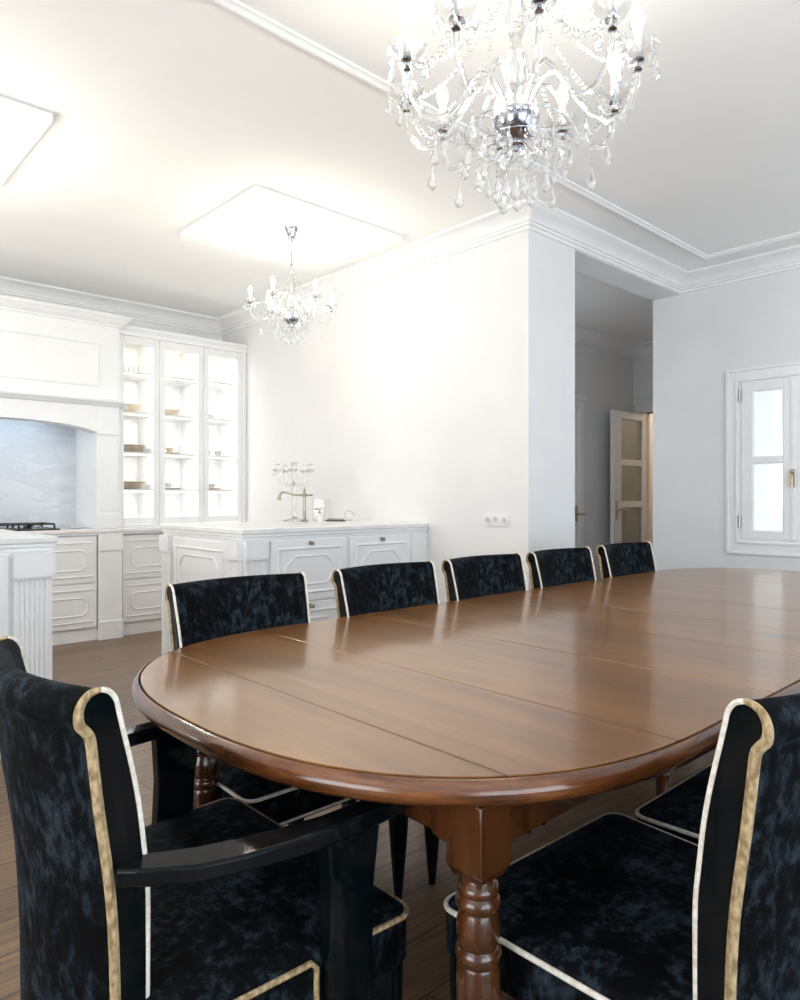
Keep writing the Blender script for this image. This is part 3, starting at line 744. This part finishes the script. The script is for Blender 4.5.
# under-frame
b = MB(); az0, az1 = .635, TZ-.048
b.box(.875, 4.18, .715, .74, az0, az1); b.box(.875, 4.18, 1.795, 1.82, az0, az1); b.box(.845, .868, .75, 1.64, az0, az1); b.box(4.19, 4.215, .75, 1.79, az0, az1)
for x in (1.5, 2.5, 3.5): b.box(x, x+.05, .74, 1.795, az0+.03, az1)
tl(b.build('apron', M_leg, bevel=.003))
b = MB().prism([(.0, 0), (.0, -.075), (.02, -.085), (.045, -.082), (.06, -.062), (.085, -.050), (.11, -.03), (.13, 0)], 0, .022, lambda u, v, t: (.826+t, .765+u, az1+v)); tl(b.build('apron_bracket', M_leg, bevel=.003))
LP = [(.030, .598), (.024, .594), (.026, .589), (.030, .586), (.034, .580), (.034, .574), (.030, .569), (.035, .563), (.037, .556), (.035, .549), (.029, .544), (.030, .540), (.035, .525), (.036, .510), (.034, .495), (.031, .486),
      (.036, .480), (.037, .472), (.036, .465), (.031, .460), (.034, .452), (.036, .42), (.034, .33), (.030, .24), (.027, .18), (.033, .165), (.034, .155), (.027, .145), (.024, .12), (.022, .05), (.020, 0.0)]
def table_leg(x, y):
    b = MB(); h_ = .037
    b.box(-h_, h_, -h_, h_, .612, TZ-.048)
    sq = [[(h_*s_*a, h_*s_*c_, z) for a, c_ in ((-1, -1), (1, -1), (1, 1), (-1, 1))] for s_, z in ((.78, .596), (1, .613))]
    b.rings(sq); b.lathe(LP, (0, 0, 0), 28)
    o = b.build('leg', M_leg, smooth=True, bevel=.002); o.parent = tbl; o.location = (x-2.53, y-1.266, 0)
for x, y in ((.853, .735), (.850, 1.655), (4.2, .728), (4.2, 1.80), (2.53, 1.266)): table_leg(x, y)

# ------------------------------------------------------------------ chairs
# local frame: +y towards the table, y=0 at the front of the back at seat level
FRONT = [(0, .30), (0, .40), (0, .47), (-.001, .56), (-.003, .64), (-.010, .70), (-.018, .76), (-.030, .82), (-.042, .87), (-.049, .900)]
ROLL = [(-.053, .917), (-.062, .930), (-.074, .935), (-.088, .931), (-.098, .920), (-.102, .905), (-.100, .890), (-.092, .880)]
REAR = [(-.086, .868), (-.081, .83), (-.072, .76), (-.063, .70), (-.055, .64), (-.050, .58), (-.047, .52), (-.045, .46), (-.044, .38), (-.043, .30)]
PROF = FRONT+ROLL+REAR
HW = .235; BOW = .055
def tw(z): return 1-.085*min(1, max(0, (.93-z)/.46))
def bow(x): return -BOW*(1-(x/HW)**2)
def smooth_prof(P, sub=3):
    out = []
    for i in range(len(P)-1):
        p0 = Vector(P[max(i-1, 0)]); p1 = Vector(P[i]); p2 = Vector(P[i+1]); p3 = Vector(P[min(i+2, len(P)-1)])
        for k in range(sub):
            t = k/sub
            out.append(tuple(.5*((2*p1)+(p2-p0)*t+(2*p0-5*p1+4*p2-p3)*t*t+(3*p1-p0-3*p2+p3)*t**3)))
    return out+[tuple(P[-1])]
SF = smooth_prof(FRONT+ROLL[:3]); SRR = smooth_prof(ROLL[2:]+REAR); PROF = smooth_prof(PROF, 2)
def make_chair(arm=False):
    root = bpy.data.objects.new('dining_chair', None); COL.objects.link(root)
    hwf, hwb, SD = (.322, .303, .444) if arm else (.282, .262, .450)
    # back cushion
    xs_ = [-HW+.006+(2*HW-.012)*k/14 for k in range(15)]
    b = MB().rings([[(x*tw(z_), y_+bow(x), z_) for y_, z_ in PROF] for x in xs_])
    b.build('backrest', M_velvet, root, smooth=True)
    # lacquered side cheeks, front piping and rear braid
    for s_ in (-1, 1):
        x = s_*(HW-.004)
        ins = []
        c_ = [Vector(p) for p in PROF]
        b = MB().prism([(p.x, p.y) for p in c_], 0, .009, lambda u, v, t: ((x+s_*t)*tw(v), u+bow(x), v))
        b.build('side_panel', M_black, root)
        xx = s_*(HW+.004)
        b = MB().tube([(xx*tw(z_), y_+bow(HW)+.001, z_) for y_, z_ in SF], .0040, 8)
        b.build('front_piping', M_pipe, root, smooth=True)
        rr_ = [((xx-s_*.002)*tw(z_), y_+.001, z_) for y_, z_ in SRR]
        b = MB().tube(rr_, [.0045+.0033*min(1, q/12) for q in range(len(SRR))], 8, flat=(1.0, 1.0))
        b.build('rear_braid', M_braid, root, smooth=True)
    # seat
    def seat_out(k=1.0, n=6, cr=.032):
        P = [(-hwb, -.01), (hwb, -.01)]
        # rounded front corners
        def corner(cx_, cy_, a0, a1):
            return [(cx_+cr*math.cos(a0+(a1-a0)*i/n), cy_+cr*math.sin(a0+(a1-a0)*i/n)) for i in range(n+1)]
        P += corner(hwf-cr, SD-cr, 0, PI/2) + corner(-hwf+cr, SD-cr, PI/2, PI)
        return P
    O = seat_out(); cx_, cy_ = 0, SD/2
    def sc(k): return [(cx_+(u-cx_)*k, cy_+(v-cy_)*k) for u, v in O]
    lv = [(.985, .372), (1.0, .380), (1.0, .455), (.985, .463), (.93, .471), (.75, .481), (.45, .487), (.12, .489)]
    b = MB().rings([[(u, v, z_) for u, v in sc(k)] for k, z_ in lv]); b.build('seat', M_velvet, root, smooth=True)
    path = [(u*1.003, v, .459) for u, v in O[1:]+[O[0]]]
    if not arm:
        MB().tube(path, .0048, 8).build('seat_piping', M_pipe, root, smooth=True)
    else:
        # cover is notched round each arm post
        fr = [p for p in path if p[1] > .36]
        n0, n1 = .235, .325
        def edge(y_): return hwf-(hwf-hwb)*(SD-y_)/SD*.9
        pf = [(edge(n1), n1, .385), (edge(n1), n1, .452), (edge(n1+.01), n1+.008, .459)]+fr+[(-edge(n1+.01), n1+.008, .459), (-edge(n1), n1, .452), (-edge(n1), n1, .385)]
        MB().tube(pf, .0048, 8).build('seat_piping', M_braid, root, smooth=True)
        for s_ in (-1, 1):
            pb = [(s_*edge(0), -.005, .459), (s_*edge(.12), .12, .459), (s_*edge(n0-.01), n0-.008, .459), (s_*(edge(n0)+.002), n0, .450), (s_*(edge(n0)+.002), n0, .385)]
            MB().tube(pb, .0048, 8).build('seat_piping', M_braid, root, smooth=True)
    fp = [(u, v, .380) for u, v in O if v > SD-.004]
    MB().tube(fp, .0035, 6).build('hem_piping', M_pipe, root, smooth=True)
    # legs
    for s_ in (-1, 1):
        lx, ly = s_*(hwf-.037), SD-.037
        b = MB().tube([(lx, ly, .374), (lx, ly, .33), (lx, ly, .25), (lx, ly, .15), (lx, ly, .06), (lx, ly, .0)], [.034, .034, .031, .024, .016, .010], 14)
        b.build('leg', M_black, root, smooth=True)
        lx = s_*(HW-.035)
        rings_ = []
        for z_, y_, h_ in ((.38, -.016, .018), (.30, -.018, .020), (.2, -.028, .020), (.1, -.048, .018), (0, -.085, .016)):
            rings_.append([(lx-.02, y_-h_, z_), (lx+.02, y_-h_, z_), (lx+.02, y_+h_, z_), (lx-.02, y_+h_, z_)])
        MB().rings(rings_).build('leg', M_black, root, bevel=.003)
    if arm:
        for s_ in (-1, 1):
            # arm: plan curve bowed outwards, flat top
            C = [(.228, -.045), (.252, -.01), (.285, .045), (.305, .11), (.318, .18), (.325, .25), (.325, .33), (.318, .40), (.312, .425)]
            Wd = [.020, .026, .030, .030, .027, .024, .024, .025, .018]
            rg = []
            for i, (x_, y_) in enumerate(C):
                t = Vector(C[min(i+1, len(C)-1)])-Vector(C[max(i-1, 0)]); t.normalize(); nn = Vector((t.y, -t.x)); z_ = .683
                w_ = Wd[i]; th_ = .026 if i < 4 else .030
                a_ = Vector((x_, y_))+nn*w_; c_ = Vector((x_, y_))-nn*w_
                rg.append([(s_*a_.x, a_.y, z_-th_), (s_*a_.x, a_.y, z_), (s_*c_.x, c_.y, z_), (s_*c_.x, c_.y, z_-th_)])
            MB().rings(rg).build('armrest', M_black, root, bevel=.005, smooth=True)
            rg = []
            for z_, y0_, y1_ in ((.36, .248, .335), (.45, .246, .334), (.55, .250, .338), (.655, .244, .352)):
                xo = .338 if z_ > .5 else .340; rg.append([(s_*(xo-.034), y0_, z_), (s_*xo, y0_, z_), (s_*xo, y1_, z_), (s_*(xo-.034), y1_, z_)])
            MB().rings(rg).build('arm_post', M_black, root, bevel=.004)
            MB().box(s_*.272, s_*.306, .25, .33, .382, .44).build('arm_bracket', M_black, root)
    return root

def place(o, x, y, rz, label, group=None):
    o.location = (x, y, 0); o.rotation_euler = (0, 0, rz); tag(o, label, 'chair', group)
ch = make_chair(False)
# near side, facing +y
place(ch, 1.184, .425, R(-2), 'navy velvet dining chair at the right foreground seen from behind, facing the near table side', 'velvet chairs along the near side of the table')
c2 = copy_tree(ch); place(c2, 1.790, .378, 0, 'navy velvet chair mostly out of frame, its seat dark under the table edge', 'velvet chairs along the near side of the table')
# far side, facing -y
far = [(1.160, 1.935, 0, 'first black velvet chair from the left across the table, in front of the sink island'),
       (1.793, 1.935, 0, 'second black velvet chair from the left across the table, in front of the island drawers'),
       (2.372, 1.935, 0, 'middle black velvet chair of the five across the table, against the white partition wall'),
       (2.955, 1.935, 0, 'fourth black velvet chair from the left across the table, before the corner pier'),
       (3.600, 1.945, -2, 'last and smallest black velvet chair across the table, before the hall opening')]
for x, y, a, lab in far:
    c = copy_tree(ch); place(c, x, y, PI+R(a), lab, 'velvet chairs along the far side of the table')
ac = make_chair(True); ac.name = 'armchair'
place(ac, .424, 1.222, R(-90), 'navy velvet armchair with black lacquered arms in the left foreground at the table end', None)

# ------------------------------------------------------------------ chandeliers
def drop(b, x, y, z, s=1.0):
    """pear crystal hanging down from z"""
    b.lathe([(.0012*s, 0), (.003*s, -.006*s), (.0035*s, -.014*s), (.008*s, -.026*s), (.010*s, -.034*s), (.008*s, -.042*s), (.001*s, -.048*s)], (x, y, z), 8)
def beads_between(b, p, q, sag, n, r):
    p, q = Vector(p), Vector(q)
    for k in range(1, n):
        t = k/n; v = p.lerp(q, t); v.z -= sag*4*t*(1-t)
        b.ball(v, r, 6, 4)
def chandelier(name, label, loc, zc, narm, Rr, phase, big):
    """loc = centre of the bowl; zc ceiling; arms reach radius Rr with cups .10 above bowl"""
    t = thing(name, label, 'chandelier', loc)
    H = zc-loc[2]
    S = 1.0 if big else .72
    # stem of crystal balusters
    st = [(.012, .02), (.030*S, .04), (.040*S, .06), (.020*S, .085), (.016*S, .10), (.034*S, .13), (.040*S, .16), (.020*S, .20), (.014*S, .24), (.026*S, .27), (.034*S, .31), (.022*S, .36), (.014*S, .40), (.030*S, .42), (.018*S, .46), (.008, .50)]
    if not big: st = [(r_, z_*.72) for r_, z_ in st]
    MB().lathe(st, (0, 0, 0), 16).build('baluster_stem', M_crystal, t, smooth=True)
    zt = st[-1][1]
    MB().tube([(0, 0, zt-.005), (0, 0, H-.04)], .004, 8).build('rod', M_silver, t)
    MB().lathe([(.012, -.085), (.026, -.075), (.030, -.05), (.042, -.012), (.048, -.002), (.048, 0)], (0, 0, H-.0005), 20).build('canopy', M_silver, t, smooth=True)
    # silvered bowl with a finial
    MB().lathe([(.001, -.085*S), (.008*S, -.080*S), (.010*S, -.068*S), (.022*S, -.062*S), (.020*S, -.052*S), (.045*S, -.035*S), (.062*S, -.010*S), (.066*S, .012*S), (.058*S, .028*S), (.03*S, .036*S)], (0, 0, 0), 24).build('bowl', M_silver, t, smooth=True)
    zn = .10 if big else .075
    prof = [(.03, .03), (.055, .085), (.085, .125), (.115, .128), (.145, .095), (.175, .045), (.215, -.005), (.26, -.030), (.30, -.022), (.33, .015), (.342, .06), (.345, .092)]
    k_ = Rr/.345
    for i in range(narm):
        a = phase+2*PI*i/narm; ca, sa = math.cos(a), math.sin(a)
        P = [(ca*r_*k_, sa*r_*k_, z_*(zn/.10)) for r_, z_ in prof]
        # smooth the arm
        ar = MB().tube(P, .0085*S, 8).build('arm', M_crystal, t, smooth=True)
        nx_, ny_ = ca*Rr, sa*Rr
        MB().lathe([(.006*S, -.012), (.012*S, -.008), (.007*S, 0), (.009*S, .010), (.018*S, .016), (.018*S, .022), (.010*S, .024)], (nx_, ny_, zn), 12).build('cup_holder', M_silver, ar, smooth=True)
        # scalloped dish
        dish = []
        for r_, z_ in ((.012, .020), (.032, .022), (.050, .036), (.056, .052), (.050, .040), (.030, .027), (.012, .025)):
            dish.append([(nx_+r_*S*math.cos(2*PI*q/24)*(1+.06*math.cos(q*PI/2)*(r_ > .04)), ny_+r_*S*math.sin(2*PI*q/24)*(1+.06*math.cos(q*PI/2)*(r_ > .04)), zn+z_*S) for q in range(24)])
        MB().rings(dish).build('drip_pan', M_crystal, ar, smooth=True)
        ch_ = .105*S
        MB().lathe([(.011*S, .024*S), (.011*S, ch_), (.007*S, ch_+.002)], (nx_, ny_, zn), 12).build('candle', M_candle, ar, smooth=True)
        MB().lathe([(.008*S, 0), (.014*S, .008*S), (.019*S, .024*S), (.016*S, .042*S), (.008*S, .060*S), (.001, .072*S)], (nx_, ny_, zn+ch_), 12).build('bulb', M_bulb, ar, smooth=True)
        # drops under the dish
        for q in range(5 if big else 4):
            b = MB()
            aa = a+2*PI*q/(5 if big else 4)+.4; dx, dy = math.cos(aa)*.052*S, math.sin(aa)*.052*S
            b.octa((nx_+dx, ny_+dy, zn+.040*S-.006), .006*S, .008*S); drop(b, nx_+dx, ny_+dy, zn+.040*S-.014, 1.15*S); b.build('crystal_drop', M_crystal, ar)
        # one long pendant from the low point of the arm
        b = MB(); lx, ly, lz = ca*.26*k_, sa*.26*k_, -.036*(zn/.10)
        L_ = .03*S
        for q in range(3): b.octa((lx, ly, lz-.010-q*.016*S), .006*S, .007*S)
        drop(b, lx, ly, lz-.055*S, 1.5*S); b.build('pendant', M_crystal, ar)
    # bead garlands: top collar to every cup, cup to cup, and lower swags
    ztop = .44*S if big else .30
    for i in range(narm):
        a = phase+2*PI*i/narm; a2 = phase+2*PI*(i+1)/narm
        c1 = (math.cos(a)*Rr, math.sin(a)*Rr, zn+.03*S); c2_ = (math.cos(a2)*Rr, math.sin(a2)*Rr, zn+.03*S)
        b = MB(); beads_between(b, (math.cos(a)*.03, math.sin(a)*.03, ztop), c1, .10*S, 26 if big else 18, .0070*S); b.build('bead_garland', M_crystal, t)
        b = MB(); beads_between(b, c1, c2_, .07*S, 14 if big else 11, .0095*S); b.build('bead_swag', M_crystal, t)
    # inner ring of pendants beneath the bowl in three tiers
    for tier, (rr_, z_, n_, s_) in enumerate(((.15, -.035, 12, 1.3), (.105, -.070, 10, 1.4), (.055, -.115, 7, 1.5))):
        rr_ *= S; z_ *= S
        for q in range(n_):
            a = 2*PI*q/n_+tier*.3; x, y = math.cos(a)*rr_, math.sin(a)*rr_
            b = MB(); zz = z_
            for w_ in range(3): b.octa((x, y, zz), .0065*S, .008*S); zz -= .018*S
            drop(b, x, y, zz+.006*S, s_*S); b.build('pendant', M_crystal, t)
        MB().tube([(math.cos(2*PI*q/28)*rr_, math.sin(2*PI*q/28)*rr_, z_+.008) for q in range(28)], .0011, 5, closed=True).build('ring', M_silver, t)
        b = MB()
        for q in range(6): b.tube([(0, 0, z_*.3-.01), (math.cos(q*PI/3)*rr_, math.sin(q*PI/3)*rr_, z_+.008)], .0012, 4)
        b.build('ring_spokes', M_silver, t)
    b = MB(); b.octa((0, 0, -.10*S), .008*S, .010*S); b.ball((0, 0, -.122*S), .014*S, 10, 8); b.build('centre_bead', M_crystal, t)
    b = MB(); drop(b, 0, 0, -.140*S, 1.8*S); b.build('centre_drop', M_crystal, t)
    return t
chandelier('crystal_chandelier', 'large crystal chandelier with ten candle bulbs hanging above the dining table', (1.63, 1.26, 2.285), ZC, 10, .335, R(47.2), True)
chandelier('crystal_chandelier', 'small crystal chandelier with six candle bulbs under the square kitchen ceiling panel', (2.60, 3.85, 2.365), ZC-.042, 6, .265, R(30.2), False)
chandelier('crystal_chandelier', 'small unseen crystal chandelier over the fluted island, kept for its light', (.465, 4.02, 2.365), ZC-.042, 6, .265, R(20), False)  # outside the frame, kept for its light on the kitchen

def pt(name, loc, e, col, r=.1):
    d = bpy.data.lights.new(name, 'POINT'); d.energy = e; d.color = col; d.shadow_soft_size = r
    o = bpy.data.objects.new(name, d); COL.objects.link(o); o.location = loc
for (cx_, cy_, cz_, n_, rr_, e_, ph) in ((1.63, 1.26, 2.55, 10, .335, 1.6, 47.2), (2.60, 3.85, 2.53, 6, .265, 3.3, 30.2), (.465, 4.02, 2.53, 6, .265, 6.0, 20)):  # last set belongs to the unseen chandelier over the left island
    for i in range(n_):
        a = R(ph)+2*PI*i/n_
        pt('candle_glow', (cx_+math.cos(a)*rr_, cy_+math.sin(a)*rr_, cz_), e_, WARM, .03)
